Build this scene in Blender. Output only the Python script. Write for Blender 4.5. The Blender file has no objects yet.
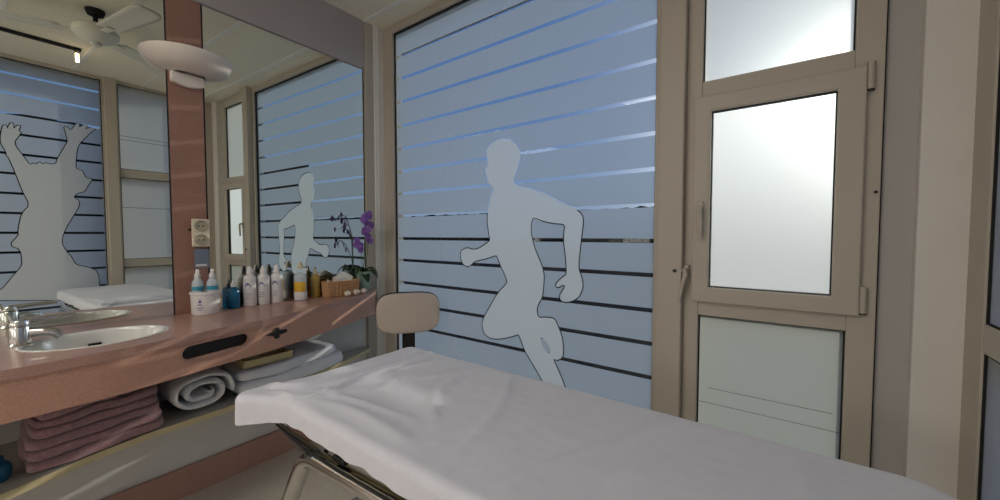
import bpy, bmesh, math, random
from mathutils import Vector, Matrix, noise, geometry
random.seed(7)
SC = bpy.context.scene
SUN, SKY, GLOW, GLOWP, LAMP, WLAMP, EXPO = 1.6, 0.8, 5.8, 19.0, 9.5, 5.5, 0.0
COL = SC.collection
PI = math.pi

# ------------------------------------------------------------------ helpers
class MB:
    """collects verts / faces in world coordinates, linked as ONE mesh"""
    def __init__(self): self.v = []; self.f = []
    def add(self, vs, fs):
        b = len(self.v)
        self.v += [tuple(p) for p in vs]
        self.f += [tuple(i + b for i in q) for q in fs]
        return self
    def map(self, fn):
        self.v = [tuple(fn(*p)) for p in self.v]; return self
    def box(self, a, b, fn=None):
        (x0, y0, z0), (x1, y1, z1) = a, b
        c = [(x0,y0,z0),(x1,y0,z0),(x1,y1,z0),(x0,y1,z0),(x0,y0,z1),(x1,y0,z1),(x1,y1,z1),(x0,y1,z1)]
        if fn: c = [fn(*p) for p in c]
        return self.add(c, [(0,3,2,1),(4,5,6,7),(0,1,5,4),(1,2,6,5),(2,3,7,6),(3,0,4,7)])
    def tube(self, pts, r, n=12, cap=True):
        pts = [Vector(p) for p in pts]
        rs = r if isinstance(r, (list, tuple)) else [r] * len(pts)
        vs = []; up = None
        for i, p in enumerate(pts):
            t = (pts[min(i+1, len(pts)-1)] - pts[max(i-1, 0)]).normalized()
            if up is None:
                up = Vector((0,0,1)) if abs(t.z) < .9 else Vector((1,0,0))
            s = t.cross(up).normalized(); up = s.cross(t).normalized()
            for k in range(n):
                a = 2*PI*k/n
                vs.append(p + s*math.cos(a)*rs[i] + up*math.sin(a)*rs[i])
        fs = [(i*n+k, i*n+(k+1)%n, (i+1)*n+(k+1)%n, (i+1)*n+k) for i in range(len(pts)-1) for k in range(n)]
        if cap:
            fs.append(tuple(range(n-1, -1, -1))); fs.append(tuple((len(pts)-1)*n + k for k in range(n)))
        return self.add(vs, fs)
    def lathe(self, c, prof, n=32, sx=1, sy=1, a0=0, a1=2*PI, fn=None):
        """prof = [(r, z)...] around the vertical through c"""
        full = abs(a1 - a0 - 2*PI) < 1e-6
        m = n if full else n + 1
        vs = []
        for r, z in prof:
            for k in range(m):
                a = a0 + (a1-a0)*k/n
                p = (c[0] + r*sx*math.cos(a), c[1] + r*sy*math.sin(a), c[2] + z)
                vs.append(fn(*p) if fn else p)
        fs = []
        for i in range(len(prof)-1):
            for k in range(n):
                k2 = (k+1) % m
                fs.append((i*m+k, i*m+k2, (i+1)*m+k2, (i+1)*m+k))
        return self.add(vs, fs)
    def grid(self, nu, nv, fn, wrap=False):
        vs = [fn(i, j) for i in range(nu) for j in range(nv)]
        fs = []
        for i in range(nu-1):
            for j in range(nv if wrap else nv-1):
                j2 = (j+1) % nv
                fs.append((i*nv+j, i*nv+j2, (i+1)*nv+j2, (i+1)*nv+j))
        return self.add(vs, fs)
    def build(self, name, mat, parent=None, smooth=False, bevel=0, weld=True, sub=0, angle=40):
        org = Vector((0,0,0))
        root = parent
        while root is not None:
            org += root.location; root = root.parent
        me = bpy.data.meshes.new(name)
        me.from_pydata([tuple(Vector(p) - org) for p in self.v], [], self.f)
        bm = bmesh.new(); bm.from_mesh(me)
        if weld: bmesh.ops.remove_doubles(bm, verts=bm.verts, dist=1e-5)
        bmesh.ops.recalc_face_normals(bm, faces=bm.faces)
        bm.to_mesh(me); bm.free()
        o = bpy.data.objects.new(name, me); COL.objects.link(o)
        if mat is not None: me.materials.append(mat)
        o.parent = parent
        if smooth:
            for p in me.polygons: p.use_smooth = True
            me.set_sharp_from_angle(angle=math.radians(angle))
        if bevel:
            b = o.modifiers.new('bevel', 'BEVEL'); b.width = bevel; b.segments = 3; b.limit_method = 'ANGLE'
        if sub:
            s = o.modifiers.new('sub', 'SUBSURF'); s.levels = sub; s.render_levels = sub
        return o

def tag(o, label=None, cat=None, group=None, kind=None):
    if label: o['label'] = label
    if cat: o['category'] = cat
    if group: o['group'] = group
    if kind: o['kind'] = kind
    return o
def thing(name, label, cat, loc, group=None):
    o = bpy.data.objects.new(name, None); COL.objects.link(o)
    o.location = loc; o.empty_display_size = .1
    return tag(o, label, cat, group)
def struct_root(name, label=None, cat=None):
    o = bpy.data.objects.new(name, None); COL.objects.link(o)
    return tag(o, label, cat, None, 'structure')
def struct(name, mb, mat, label, cat, **k):
    return tag(mb.build(name, mat, **k), label, cat, None, 'structure')
def copy_tree(o, parent=None):
    c = o.copy(); COL.objects.link(c); c.parent = parent
    for ch in [x for x in bpy.data.objects if x.parent == o]:
        copy_tree(ch, c)
    return c

def lin(c):
    return tuple(((v/255)/12.92 if v/255 <= .04045 else ((v/255+.055)/1.055)**2.4) for v in c)
def nodes(name):
    m = bpy.data.materials.new(name); m.use_nodes = True
    return m, m.node_tree.nodes, m.node_tree.links
def mat(name, rgb, rough=.5, metal=0, spec=.5, var=0, vscale=20, bump=0, bscale=60, coat=0, trans=0, ior=1.45, alpha=1, sheen=0, detail=4):
    """rgb in sRGB 0-255; var = strength of a fine procedural colour variation"""
    m, n, l = nodes(name)
    b = n['Principled BSDF']
    col = lin(rgb)
    b.inputs['Base Color'].default_value = (*col, 1)
    b.inputs['Roughness'].default_value = rough
    b.inputs['Metallic'].default_value = metal
    b.inputs['Specular IOR Level'].default_value = spec
    b.inputs['Coat Weight'].default_value = coat
    b.inputs['Transmission Weight'].default_value = trans
    b.inputs['IOR'].default_value = ior
    b.inputs['Alpha'].default_value = alpha
    b.inputs['Sheen Weight'].default_value = sheen
    tc = n.new('ShaderNodeTexCoord')
    if var:
        t = n.new('ShaderNodeTexNoise'); t.inputs['Scale'].default_value = vscale; t.inputs['Detail'].default_value = detail
        l.new(tc.outputs['Object'], t.inputs['Vector'])
        r = n.new('ShaderNodeValToRGB')
        r.color_ramp.elements[0].position = .3; r.color_ramp.elements[1].position = .7
        r.color_ramp.elements[0].color = (*[c*(1-var) for c in col], 1)
        r.color_ramp.elements[1].color = (*[min(1, c*(1+var)) for c in col], 1)
        l.new(t.outputs['Fac'], r.inputs['Fac']); l.new(r.outputs['Color'], b.inputs['Base Color'])
    if bump:
        t2 = n.new('ShaderNodeTexNoise'); t2.inputs['Scale'].default_value = bscale; t2.inputs['Detail'].default_value = 3
        l.new(tc.outputs['Object'], t2.inputs['Vector'])
        bp = n.new('ShaderNodeBump'); bp.inputs['Strength'].default_value = bump; bp.inputs['Distance'].default_value = .01
        l.new(t2.outputs['Fac'], bp.inputs['Height']); l.new(bp.outputs['Normal'], b.inputs['Normal'])
    return m
def emit(name, rgb, s):
    m, n, l = nodes(name)
    b = n['Principled BSDF']; b.inputs['Base Color'].default_value = (.8,.8,.8,1)
    b.inputs['Emission Color'].default_value = (*lin(rgb), 1); b.inputs['Emission Strength'].default_value = s
    return m
def frosted(name, tint, wd, wt, wr, rough, ior=1.2):
    """frosted sheet: part diffuse, part translucent, part blurred see-through"""
    m, n, l = nodes(name)
    n.remove(n['Principled BSDF']); out = n['Material Output']
    d = n.new('ShaderNodeBsdfDiffuse'); t = n.new('ShaderNodeBsdfTranslucent'); r = n.new('ShaderNodeBsdfRefraction')
    for x in (d, t, r): x.inputs['Color'].default_value = (*tint, 1)
    r.inputs['Roughness'].default_value = rough; r.inputs['IOR'].default_value = ior
    m1 = n.new('ShaderNodeMixShader'); m2 = n.new('ShaderNodeMixShader')
    m1.inputs[0].default_value = wr/(wt+wr); l.new(t.outputs[0], m1.inputs[1]); l.new(r.outputs[0], m1.inputs[2])
    m2.inputs[0].default_value = wd/(wd+wt+wr); l.new(m1.outputs[0], m2.inputs[1]); l.new(d.outputs[0], m2.inputs[2])
    l.new(m2.outputs[0], out.inputs[0])
    return m
def clear_glass(name, tint=(.93,.96,.95), refl=.05):
    m, n, l = nodes(name)
    n.remove(n['Principled BSDF']); out = n['Material Output']
    t = n.new('ShaderNodeBsdfTransparent'); t.inputs['Color'].default_value = (*tint, 1)
    g = n.new('ShaderNodeBsdfGlossy'); g.inputs['Roughness'].default_value = .02
    lw = n.new('ShaderNodeLayerWeight'); lw.inputs['Blend'].default_value = .5
    pw = n.new('ShaderNodeMath'); pw.operation = 'POWER'; l.new(lw.outputs['Facing'], pw.inputs[0]); pw.inputs[1].default_value = 4
    f = n.new('ShaderNodeMath'); f.operation = 'MULTIPLY_ADD'; l.new(pw.outputs[0], f.inputs[0]); f.inputs[1].default_value = .4; f.inputs[2].default_value = .015
    mx = n.new('ShaderNodeMixShader')
    l.new(f.outputs[0], mx.inputs[0]); l.new(t.outputs[0], mx.inputs[1]); l.new(g.outputs[0], mx.inputs[2])
    l.new(mx.outputs[0], out.inputs[0])
    return m

M = dict(
    frame=mat('white_pvc_frame', (193,184,170), .45, bump=.03, bscale=15),
    frame2=mat('cream_column', (236,233,228), .4),
    gasket=mat('black_rubber_gasket', (28,27,27), .7),
    wall=mat('painted_wall', (232,228,222), .7, var=.03, vscale=6),
    fill=mat('grey_filler_panel', (186,182,178), .6),
    bulk=mat('grey_bulkhead_paint', (178,170,172), .55),
    lowwall=mat('grey_panel_paint', (226,223,217), .6, var=.03, vscale=8),
    ceil=mat('textured_ceiling_board', (242,235,216), .9, var=.08, vscale=90, bump=.25, bscale=180),
    strip=mat('ceiling_joint_strip', (240,238,232), .6),
    floor=mat('beige_vinyl_floor', (208,199,184), .55, var=.06, vscale=60),
    pink=mat('pink_granite_laminate', (184,144,130), .28, var=.14, vscale=260, coat=.15, detail=2),
    pinkv=mat('pink_granite_fascia', (196,150,130), .42, var=.13, vscale=260, detail=2),
    black=mat('black_plastic', (22,22,23), .45),
    dark=mat('dark_opening', (34,32,33), .8),  # dark parts, and the plate standing for shadow in the slot
    ceramic=mat('white_ceramic', (232,230,224), .12, coat=.5),
    chrome=mat('chrome', (206,206,204), .12, metal=1),
    steel=mat('brushed_steel', (150,150,146), .3, metal=1),
    strip2=mat('granite_wall_strip', (158,120,106), .4, var=.14, vscale=260, detail=2),  # darker copy of the pink granite, weaker light put into its colour
    sheet=mat('white_cotton_sheet', (222,222,231), .75, bump=.10, bscale=350, sheen=.2, var=.02, vscale=30),
    vinyl=mat('beige_vinyl', (196,178,150), .5),
    mauve=mat('mauve_terry', (176,134,138), .95, var=.22, vscale=120, bump=.8, bscale=260, sheen=.4),
    terry=mat('white_terry', (244,243,244), .95, var=.06, vscale=120, bump=.7, bscale=260, sheen=.3),
    bluish=mat('white_folded_cotton', (230,233,240), .85, bump=.2, bscale=60),
    whitep=mat('white_plastic', (232,230,228), .35),
    label=mat('blue_print', (96,104,160), .5),
    bluel=mat('blue_liquid', (40,140,190), .15, trans=.5),
    tealc=mat('teal_ring', (60,150,178), .3),
    clearp=mat('clear_plastic', (222,232,238), .2, trans=.25, ior=1.2),
    yellow=mat('yellow_label', (236,188,60), .4),
    amber=mat('amber_liquid', (238,200,100), .15, trans=.5),
    wicker=mat('wicker', (196,154,112), .7, var=.2, vscale=80),
    cream=mat('cream_plastic', (226,216,190), .4),
    sockd=mat('socket_recess', (176,168,146), .5),
    greyblue=mat('grey_blue_plate', (122,132,150), .5, var=.1, vscale=60),
    beigeup=mat('beige_upholstery', (202,188,176), .6, bump=.08, bscale=200),
    leaf=mat('dark_green_leaf', (42,62,40), .4),
    stem=mat('plant_stem', (88,110,60), .6),
    petal=mat('purple_petal', (138,98,182), .6, var=.2, vscale=60),
    pot=mat('pale_green_pot', (176,206,190), .35),
    shell=mat('cream_shell', (236,222,206), .5, var=.1, vscale=60),
    tissue=mat('cream_tissue', (234,228,218), .9),
    board=mat('light_wood_board', (198,184,140), .5),
    shelf=mat('grey_shelf_board', (178,176,168), .5),
    shelfedge=mat('cream_shelf_edge', (206,190,150), .5),
    teal=mat('teal_plastic', (24,92,120), .4),
    fan=mat('cream_fan_paint', (232,230,216), .45),
    glaze=mat('sconce_ceramic', (232,222,212), .35),
    asphalt=mat('outdoor_asphalt', (52,50,47), .9, spec=0, var=.15, vscale=2),
    hedge=mat('hedge_foliage', (40,40,32), .9, spec=0, var=.4, vscale=4, bump=.6, bscale=8),
)
mm, nn, ll = nodes('mirror_silver')
nn['Principled BSDF'].inputs['Base Color'].default_value = (.87,.90,.85,1)
nn['Principled BSDF'].inputs['Metallic'].default_value = 1; nn['Principled BSDF'].inputs['Roughness'].default_value = 0
M['mirror'] = mm
M['glass'] = clear_glass('clear_window_glass')
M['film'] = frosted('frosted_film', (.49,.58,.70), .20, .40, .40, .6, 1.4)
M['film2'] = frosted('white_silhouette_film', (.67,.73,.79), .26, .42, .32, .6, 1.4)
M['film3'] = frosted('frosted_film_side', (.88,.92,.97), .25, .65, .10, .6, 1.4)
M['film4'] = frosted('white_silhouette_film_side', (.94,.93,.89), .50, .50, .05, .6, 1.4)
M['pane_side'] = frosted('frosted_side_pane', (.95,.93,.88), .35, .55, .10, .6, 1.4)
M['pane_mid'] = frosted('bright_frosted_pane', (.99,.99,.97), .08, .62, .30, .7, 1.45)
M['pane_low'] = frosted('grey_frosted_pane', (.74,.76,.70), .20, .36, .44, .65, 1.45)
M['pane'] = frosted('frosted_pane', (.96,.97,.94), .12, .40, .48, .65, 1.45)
M['lampglow'] = emit('halogen_glow', (255,226,180), 12)
M['shadeglow'] = emit('wall_lamp_shade', (255,250,244), WLAMP)  # glow of the added fill on the back wall
M['tubeglow'] = emit('ceiling_diffuser', (255,250,244), LAMP)  # glow of the added ceiling fill

# mirror wall's own frame: w = out of the wall, v = along it towards the window, z up
DL = math.radians(1.6); C0 = -2.06
NX, NY = math.cos(DL), math.sin(DL)
def W(w, v, z): return (NX*(C0+w) - NY*v, NY*(C0+w) + NX*v, z)

def inpoly(p, poly):
    x, y = p; c = False; j = len(poly)-1
    for i in range(len(poly)):
        xi, yi = poly[i]; xj, yj = poly[j]
        if (yi > y) != (yj > y) and x < (xj-xi)*(y-yi)/(yj-yi)+xi: c = not c
        j = i
    return c
def polydist(p, poly):
    best = 9; P = Vector(p)
    for i in range(len(poly)):
        a = Vector(poly[i]); b = Vector(poly[(i+1) % len(poly)]); d = b-a
        t = max(0, min(1, (P-a).dot(d)/max(d.length_squared, 1e-12)))
        best = min(best, (P-a-d*t).length)
    return best
def smooth_poly(poly, it=1):
    for _ in range(it):
        q = []
        for i in range(len(poly)):
            a = poly[i]; b = poly[(i+1) % len(poly)]
            q += [(a[0]*.78+b[0]*.22, a[1]*.78+b[1]*.22), (a[0]*.22+b[0]*.78, a[1]*.22+b[1]*.78)]
        poly = q
    return poly
def offset_poly(poly, d):
    A = sum(poly[i][0]*poly[(i+1) % len(poly)][1] - poly[(i+1) % len(poly)][0]*poly[i][1] for i in range(len(poly)))
    s = 1 if A > 0 else -1
    out = []
    for i in range(len(poly)):
        a = Vector(poly[i-1]); b = Vector(poly[i]); c = Vector(poly[(i+1) % len(poly)])
        n1 = Vector(((b-a).y, -(b-a).x)); n2 = Vector(((c-b).y, -(c-b).x))
        n = (n1.normalized() + n2.normalized())
        n = n.normalized() if n.length > 1e-6 else n1.normalized()
        out.append(tuple(b + n*d*s))
    return out
def cdt(loops, keep):
    vs = []; es = []
    for lp in loops:
        b = len(vs); vs += [Vector(p) for p in lp]
        es += [(b+i, b+(i+1) % len(lp)) for i in range(len(lp))]
    v, e, f, *_ = geometry.delaunay_2d_cdt(vs, es, [], 0, 1e-6)
    F = [t for t in f if keep(((v[t[0]].x+v[t[1]].x+v[t[2]].x)/3, (v[t[0]].y+v[t[1]].y+v[t[2]].y)/3))]
    used = sorted({i for t in F for i in t}); mp = {i: k for k, i in enumerate(used)}
    return [tuple(v[i]) for i in used], [tuple(mp[i] for i in t) for t in F]
def solid(mb, pts, tris, f0, f1):
    """two mapped copies of a triangulated region joined by side walls"""
    n = len(pts)
    cnt = {}
    for t in tris:
        for a, b in ((t[0],t[1]),(t[1],t[2]),(t[2],t[0])):
            k = (min(a,b), max(a,b)); cnt.setdefault(k, []).append((a,b))
    vs = [f0(*p) for p in pts] + [f1(*p) for p in pts]
    fs = [tuple(t) for t in tris] + [tuple(i+n for i in reversed(t)) for t in tris]
    for k, l in cnt.items():
        if len(l) == 1:
            a, b = l[0]; fs.append((b, a, a+n, b+n))
    return mb.add(vs, fs)
def rect(a, b, c, d): return [(a,c),(b,c),(b,d),(a,d)]
def ellipse(cx, cy, rx, ry, n=48): return [(cx+rx*math.cos(2*PI*i/n), cy+ry*math.sin(2*PI*i/n)) for i in range(n)]
def nz(p, s=1.0): return noise.noise(Vector(p)*s)
def interp(tab, x):
    if x <= tab[0][0]: return tab[0][1]
    for (a, b), (c, d) in zip(tab, tab[1:]):
        if x <= c: return b + (d-b)*(x-a)/(c-a)
    return tab[-1][1]
def slab(mb, cx, cy, z0, z1, hx, hy, fn, p=5, n=64, m=10, wob=0, seed=0, sc=8):
    """soft-edged slab: superellipse outline, rounded edges, gentle wobble"""
    hz = (z1-z0)/2; zc = (z0+z1)/2
    side = []
    for i in range(m):
        th = -PI/2 + PI*(i+.5)/m
        side.append((1-(1-max(math.cos(th), 0)**.5)*min(.9, hz*1.2/min(hx, hy)), math.copysign(abs(math.sin(th))**.6, math.sin(th))))
    e0 = side[0][0]
    rows = [(0,-1),(.3*e0,-1),(.6*e0,-1),(.85*e0,-1)] + side + [(.85*e0,1),(.6*e0,1),(.3*e0,1),(0,1)]
    m = len(rows)
    def f(i, j):
        e, zz = rows[i]; a = 2*PI*j/n
        ca, sa = math.cos(a), math.sin(a)
        k = (abs(ca)**p + abs(sa)**p)**(-1/p)
        x = cx + hx*k*ca*e; y = cy + hy*k*sa*e; z = zc + hz*zz
        if wob:
            q = Vector((x*sc+seed*7.1, y*sc, z*sc*2+seed))
            dx = wob*noise.noise(q); dy = wob*noise.noise(q+Vector((9,3,1))); dz = wob*.7*noise.noise(q+Vector((2,8,5)))
            x += dx; y += dy; z += dz
        return fn(x, y, z)
    mb.grid(m, n, f, wrap=True)
    return mb
RUN= [(-1.164, 1.606), (-1.113, 1.592), (-1.071, 1.559), (-1.057, 1.519), (-1.067, 1.474), (-1.083, 1.435), (-1.102, 1.406), (-1.092, 1.377), (-1.059, 1.364), (-1.014, 1.355), (-0.983, 1.341), (-0.914, 1.318), (-0.862, 1.285), (-0.806, 1.26), (-0.765, 1.242), (-0.734, 1.215), (-0.729, 1.185), (-0.734, 1.147), (-0.743, 1.066), (-0.749, 1.013), (-0.749, 0.976), (-0.732, 0.935), (-0.728, 0.897), (-0.744, 0.858), (-0.768, 0.838), (-0.802, 0.824), (-0.834, 0.827), (-0.842, 0.849), (-0.82, 0.883), (-0.813, 0.9), (-0.828, 0.901), (-0.849, 0.887), (-0.864, 0.895), (-0.849, 0.916), (-0.824, 0.937), (-0.807, 0.948), (-0.807, 0.992), (-0.814, 1.048), (-0.822, 1.105), (-0.819, 1.148), (-0.815, 1.166), (-0.826, 1.179), (-0.862, 1.181), (-0.921, 1.191), (-0.986, 1.215), (-0.998, 1.182), (-0.998, 1.135), (-0.982, 1.075), (-0.958, 1.024), (-0.935, 0.979), (-0.925, 0.94), (-0.928, 0.887), (-0.934, 0.834), (-0.953, 0.805), (-0.965, 0.775), (-0.957, 0.733), (-0.905, 0.741), (-0.868, 0.74), (-0.853, 0.714), (-0.83, 0.666), (-0.821, 0.61), (-0.825, 0.567), (-0.852, 0.549), (-0.876, 0.553), (-0.848, 0.505), (-0.824, 0.459), (-0.804, 0.412), (-0.774, 0.383), (-0.72, 0.37), (-0.725, 0.346), (-0.804, 0.324), (-0.871, 0.334), (-0.904, 0.398), (-0.949, 0.461), (-0.994, 0.518), (-1.031, 0.563), (-1.057, 0.621), (-1.068, 0.638), (-1.101, 0.623), (-1.168, 0.599), (-1.238, 0.587), (-1.286, 0.604), (-1.301, 0.649), (-1.293, 0.684), (-1.259, 0.736), (-1.213, 0.806), (-1.191, 0.834), (-1.138, 0.884), (-1.137, 0.899), (-1.155, 0.936), (-1.177, 0.97), (-1.191, 1.002), (-1.206, 1.027), (-1.264, 1.007), (-1.35, 0.989), (-1.376, 0.969), (-1.4, 0.956), (-1.436, 0.966), (-1.454, 1.007), (-1.451, 1.038), (-1.41, 1.058), (-1.36, 1.047), (-1.316, 1.057), (-1.264, 1.087), (-1.245, 1.1), (-1.254, 1.136), (-1.264, 1.194), (-1.261, 1.252), (-1.245, 1.316), (-1.222, 1.356), (-1.232, 1.378), (-1.258, 1.395), (-1.268, 1.432), (-1.282, 1.464), (-1.263, 1.485), (-1.263, 1.524), (-1.277, 1.562), (-1.258, 1.584), (-1.217, 1.607)]
HOLE= [(-0.935, 0.607), (-0.942, 0.644), (-0.92, 0.635), (-0.886, 0.598), (-0.891, 0.572), (-0.91, 0.577)]
CHILD= [(0.258, 1.691), (0.258, 1.72), (0.236, 1.775), (0.237, 1.836), (0.249, 1.906), (0.264, 1.909), (0.267, 1.88), (0.281, 1.928), (0.296, 1.932), (0.295, 1.886), (0.315, 1.921), (0.328, 1.92), (0.317, 1.881), (0.33, 1.874), (0.316, 1.841), (0.296, 1.802), (0.301, 1.763), (0.331, 1.707), (0.362, 1.641), (0.382, 1.659), (0.395, 1.648), (0.41, 1.674), (0.423, 1.655), (0.443, 1.67), (0.463, 1.661), (0.493, 1.67), (0.501, 1.709), (0.548, 1.824), (0.56, 1.859), (0.547, 1.932), (0.542, 1.963), (0.56, 1.961), (0.578, 1.938), (0.609, 2.005), (0.624, 2.003), (0.62, 1.97), (0.659, 2.012), (0.675, 2.01), (0.65, 1.965), (0.698, 1.993), (0.713, 1.979), (0.681, 1.945), (0.648, 1.893), (0.624, 1.855), (0.608, 1.814), (0.598, 1.736), (0.592, 1.647), (0.619, 1.641), (0.632, 1.628), (0.643, 1.588), (0.653, 1.579), (0.686, 1.578), (0.657, 1.524), (0.636, 1.472), (0.597, 1.458), (0.573, 1.422), (0.606, 1.397), (0.601, 1.348), (0.573, 1.285), (0.529, 1.185), (0.505, 1.109), (0.503, 1.053), (0.523, 1.003), (0.551, 0.952), (0.572, 0.887), (0.64, 0.868), (0.693, 0.827), (0.699, 0.695), (0.696, 0.593), (0.482, 0.623), (0.287, 0.65), (0.163, 0.668), (0.182, 0.722), (0.214, 0.744), (0.256, 0.821), (0.298, 0.888), (0.307, 0.922), (0.302, 1.022), (0.252, 1.053), (0.298, 1.128), (0.294, 1.141), (0.299, 1.192), (0.315, 1.284), (0.356, 1.348), (0.323, 1.448), (0.295, 1.577), (0.267, 1.686)]
# ------------------------------------------------------------------ the room
ZC = 2.41            # ceiling
YW = 1.574           # glass of the window wall
XR = .375            # glass of the right wall
YB = -2.4            # back wall
ident = lambda x, y, z: (x, y, z)

struct('floor', MB().box((-2.6, YB-.1, -.08), (.6, 1.75, 0)), M['floor'], 'beige vinyl floor of the treatment room', 'floor')
cl = struct('ceiling', MB().box((-2.6, YB-.1, ZC), (.6, 1.63, ZC+.1)), M['ceil'], 'textured beige ceiling boards with pale joint strips', 'ceiling')
for k in range(-7, 4):
    y = .6 + .408*k
    MB().box((-2.4, y-.011, ZC-.005), (.40, y+.011, ZC+.002)).build('joint_strip', M['strip'], cl)
struct('wall_left', MB().box((-.14, YB-.1, 0), (0, 1.62, ZC), W), M['lowwall'], 'grey painted wall behind the mirrors and counter', 'wall')
struct('wall_back', MB().box((-2.6, YB-.12, 0), (.6, YB, ZC)), M['wall'], 'pale wall behind the viewer', 'wall')
struct('trim_1', MB().box((.0, -.75, 2.127), (.016, 1.472, ZC), W), M['bulk'], 'grey panel above the right-hand mirror', 'panel', bevel=.002)
t = struct_root('baseboard_left', 'pink laminate baseboard under the towel shelf', 'baseboard')
MB().box((0, -.75, 0), (.014, 1.47, .118), W).build('board', M['pink'], t, bevel=.002)
MB().box((0, -.75, .118), (.022, 1.47, .130), W).build('top_rail', M['pink'], t, bevel=.002)

# corner column between mirror and big window
t = struct_root('trim_2', 'pale corner column between mirror and runner window', 'column')
MB().box((0, 1.473, 0), (.022, 1.533, ZC), W).build('edge_strip', M['frame'], t, bevel=.003)
MB().box((0, 1.533, 0), (.030, 1.605, ZC), W).build('column_face', M['frame2'], t, bevel=.004)
MB().box((.030, 1.555, 0), (.034, 1.560, ZC), W).build('bead', M['frame2'], t)

def ring(mb, x0, x1, z0, z1, wl, wr, wb, wt, y0, y1, fn=ident):
    """rectangular frame in the x-z plane, depth y0..y1"""
    o = rect(x0, x1, z0, z1); i = rect(x0+wl, x1-wr, z0+wb, z1-wt)
    vs = []
    for y in (y0, y1):
        vs += [fn(x, y, z) for x, z in o] + [fn(x, y, z) for x, z in i]
    fs = []
    for k in range(4):
        k2 = (k+1) % 4
        fs += [(k, k2, 4+k2, 4+k), (8+k, 12+k, 12+k2, 8+k2), (k, 8+k, 8+k2, k2), (4+k, 4+k2, 12+k2, 12+k)]
    return mb.add(vs, fs)

def film_mesh(u0, u1, z0, z1, slits, hs, figs, holes, gap):
    """film cut into bands, with a figure left standing in it: returns (bands, figure)"""
    outs = [offset_poly(p, gap) for p in figs]
    loops = [rect(u0, u1, z0, z1)] + [rect(u0, u1, s-hs, s+hs) for s in slits if s-hs > z0 and s+hs < z1] + figs + outs + holes
    inside = lambda c: any(inpoly(c, p) for p in figs) and not any(inpoly(c, h) for h in holes)
    def band(c):
        if not (u0 < c[0] < u1 and z0 < c[1] < z1): return False
        if any(abs(c[1]-s) < hs for s in slits): return False
        if any(inpoly(c, p) or polydist(c, p) < gap*.9 for p in figs): 
            return any(inpoly(c, h) and polydist(c, h) > gap*.7 for h in holes)
        return True
    return cdt(loops, band), cdt(loops, inside)

# --- window_1: the big pane with the runner
w1 = struct_root('window_1', 'large window with frosted bands and a running figure', 'window')
ring(MB(), -2.10, -.40, .0, ZC, .112, .022, .10, .045, 1.545, 1.62).build('window_frame', M['frame'], w1, bevel=.004)
ring(MB(), -1.990, -.420, .098, 2.367, .006, .006, .006, .006, 1.560, 1.572).build('gasket', M['gasket'], w1)
MB().box((-1.985, 1.5785, .10), (-.425, 1.5845, 2.364)).build('glass_pane', M['glass'], w1)
slits1 = [1.947+.14*k for k in (1,2)] + [1.947,1.80,1.66,1.523,1.385,1.245,1.105,.97,.83,.697,.561]
RUNP = smooth_poly(RUN, 1); HOLEP = smooth_poly(HOLE, 1)
(bp, bt), (fp, ft) = film_mesh(-1.984, -.426, .102, 2.362, slits1, .0085, [RUNP], [HOLEP], .0055)
MB().add([(x, 1.5770, z) for x, z in bp], bt).build('frosted_film', M['film'], w1)
MB().add([(x, 1.5768, z) for x, z in fp], ft).build('runner_silhouette', M['film2'], w1)

# --- post and window_2: casement unit
struct('trim_3', MB().box((-.397, 1.50, 0), (-.312, 1.62, ZC)), M['frame'], 'upright post between the runner window and the casement', 'post', bevel=.004)
w2 = struct_root('window_2', 'white casement window in three frosted lights', 'window')
mb = MB()
X0, X1 = -.312, .200  # casement edges worked out from image pixels on set planes, then hardcoded
mb.box((X0, 1.535, 0), (-.262, 1.61, ZC)); mb.box((.137, 1.535, 0), (X1, 1.61, ZC))
mb.box((-.262, 1.535, 1.585), (.137, 1.61, 1.665)); mb.box((-.262, 1.535, .842), (.137, 1.61, .925)); mb.box((-.262, 1.535, 0), (.137, 1.61, .12))
mb.box((-.262, 1.535, 2.33), (.137, 1.61, ZC))
mb.build('window_frame', M['frame'], w2, bevel=.003, weld=False)
for z0, z1, nm in ((1.665, 2.33, 'upper_pane'), (.12, .842, 'lower_pane')):
    ring(MB(), -.263, .138, z0-.001, z1+.001, .005, .005, .005, .005, 1.552, 1.560).build('gasket', M['gasket'], w2)
    MB().box((-.260, 1.562, z0+.002), (.135, 1.568, z1-.002)).build(nm, M['glass'], w2)
    if nm == 'lower_pane':
        zs = [.52, .575]
        loops = [rect(-.259, .134, z0+.003, z1-.003)] + [rect(-.259+.03*k, .134-.02*k, z-.0008, z+.0008) for k, z in enumerate(zs)]
        p_, t_ = cdt(loops, lambda c: not any(abs(c[1]-z) < .0008 and -.259+.03*k < c[0] < .134-.02*k for k, z in enumerate(zs)))
    else:
        p_, t_ = cdt([rect(-.259, .134, z0+.003, z1-.003)], lambda c: True)
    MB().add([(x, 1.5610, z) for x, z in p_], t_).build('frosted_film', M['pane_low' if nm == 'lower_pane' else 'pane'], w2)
sash = ring(MB(), -.281, .162, .893, 1.607, .052, .062, .052, .052, 1.512, 1.560).build('sash', M['frame'], w2, bevel=.004)
ring(MB(), -.230, .101, .944, 1.556, .004, .004, .004, .004, 1.530, 1.548).build('gasket', M['gasket'], sash)
MB().box((-.2285, 1.553, .946), (.0995, 1.559, 1.554)).build('sash_pane', M['glass'], sash)
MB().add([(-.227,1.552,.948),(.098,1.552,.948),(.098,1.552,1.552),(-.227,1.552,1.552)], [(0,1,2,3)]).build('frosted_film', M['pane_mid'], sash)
h = MB().box((-.266, 1.502, 1.185), (-.246, 1.513, 1.245)).build('handle', M['frame'], sash, bevel=.004)
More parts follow.
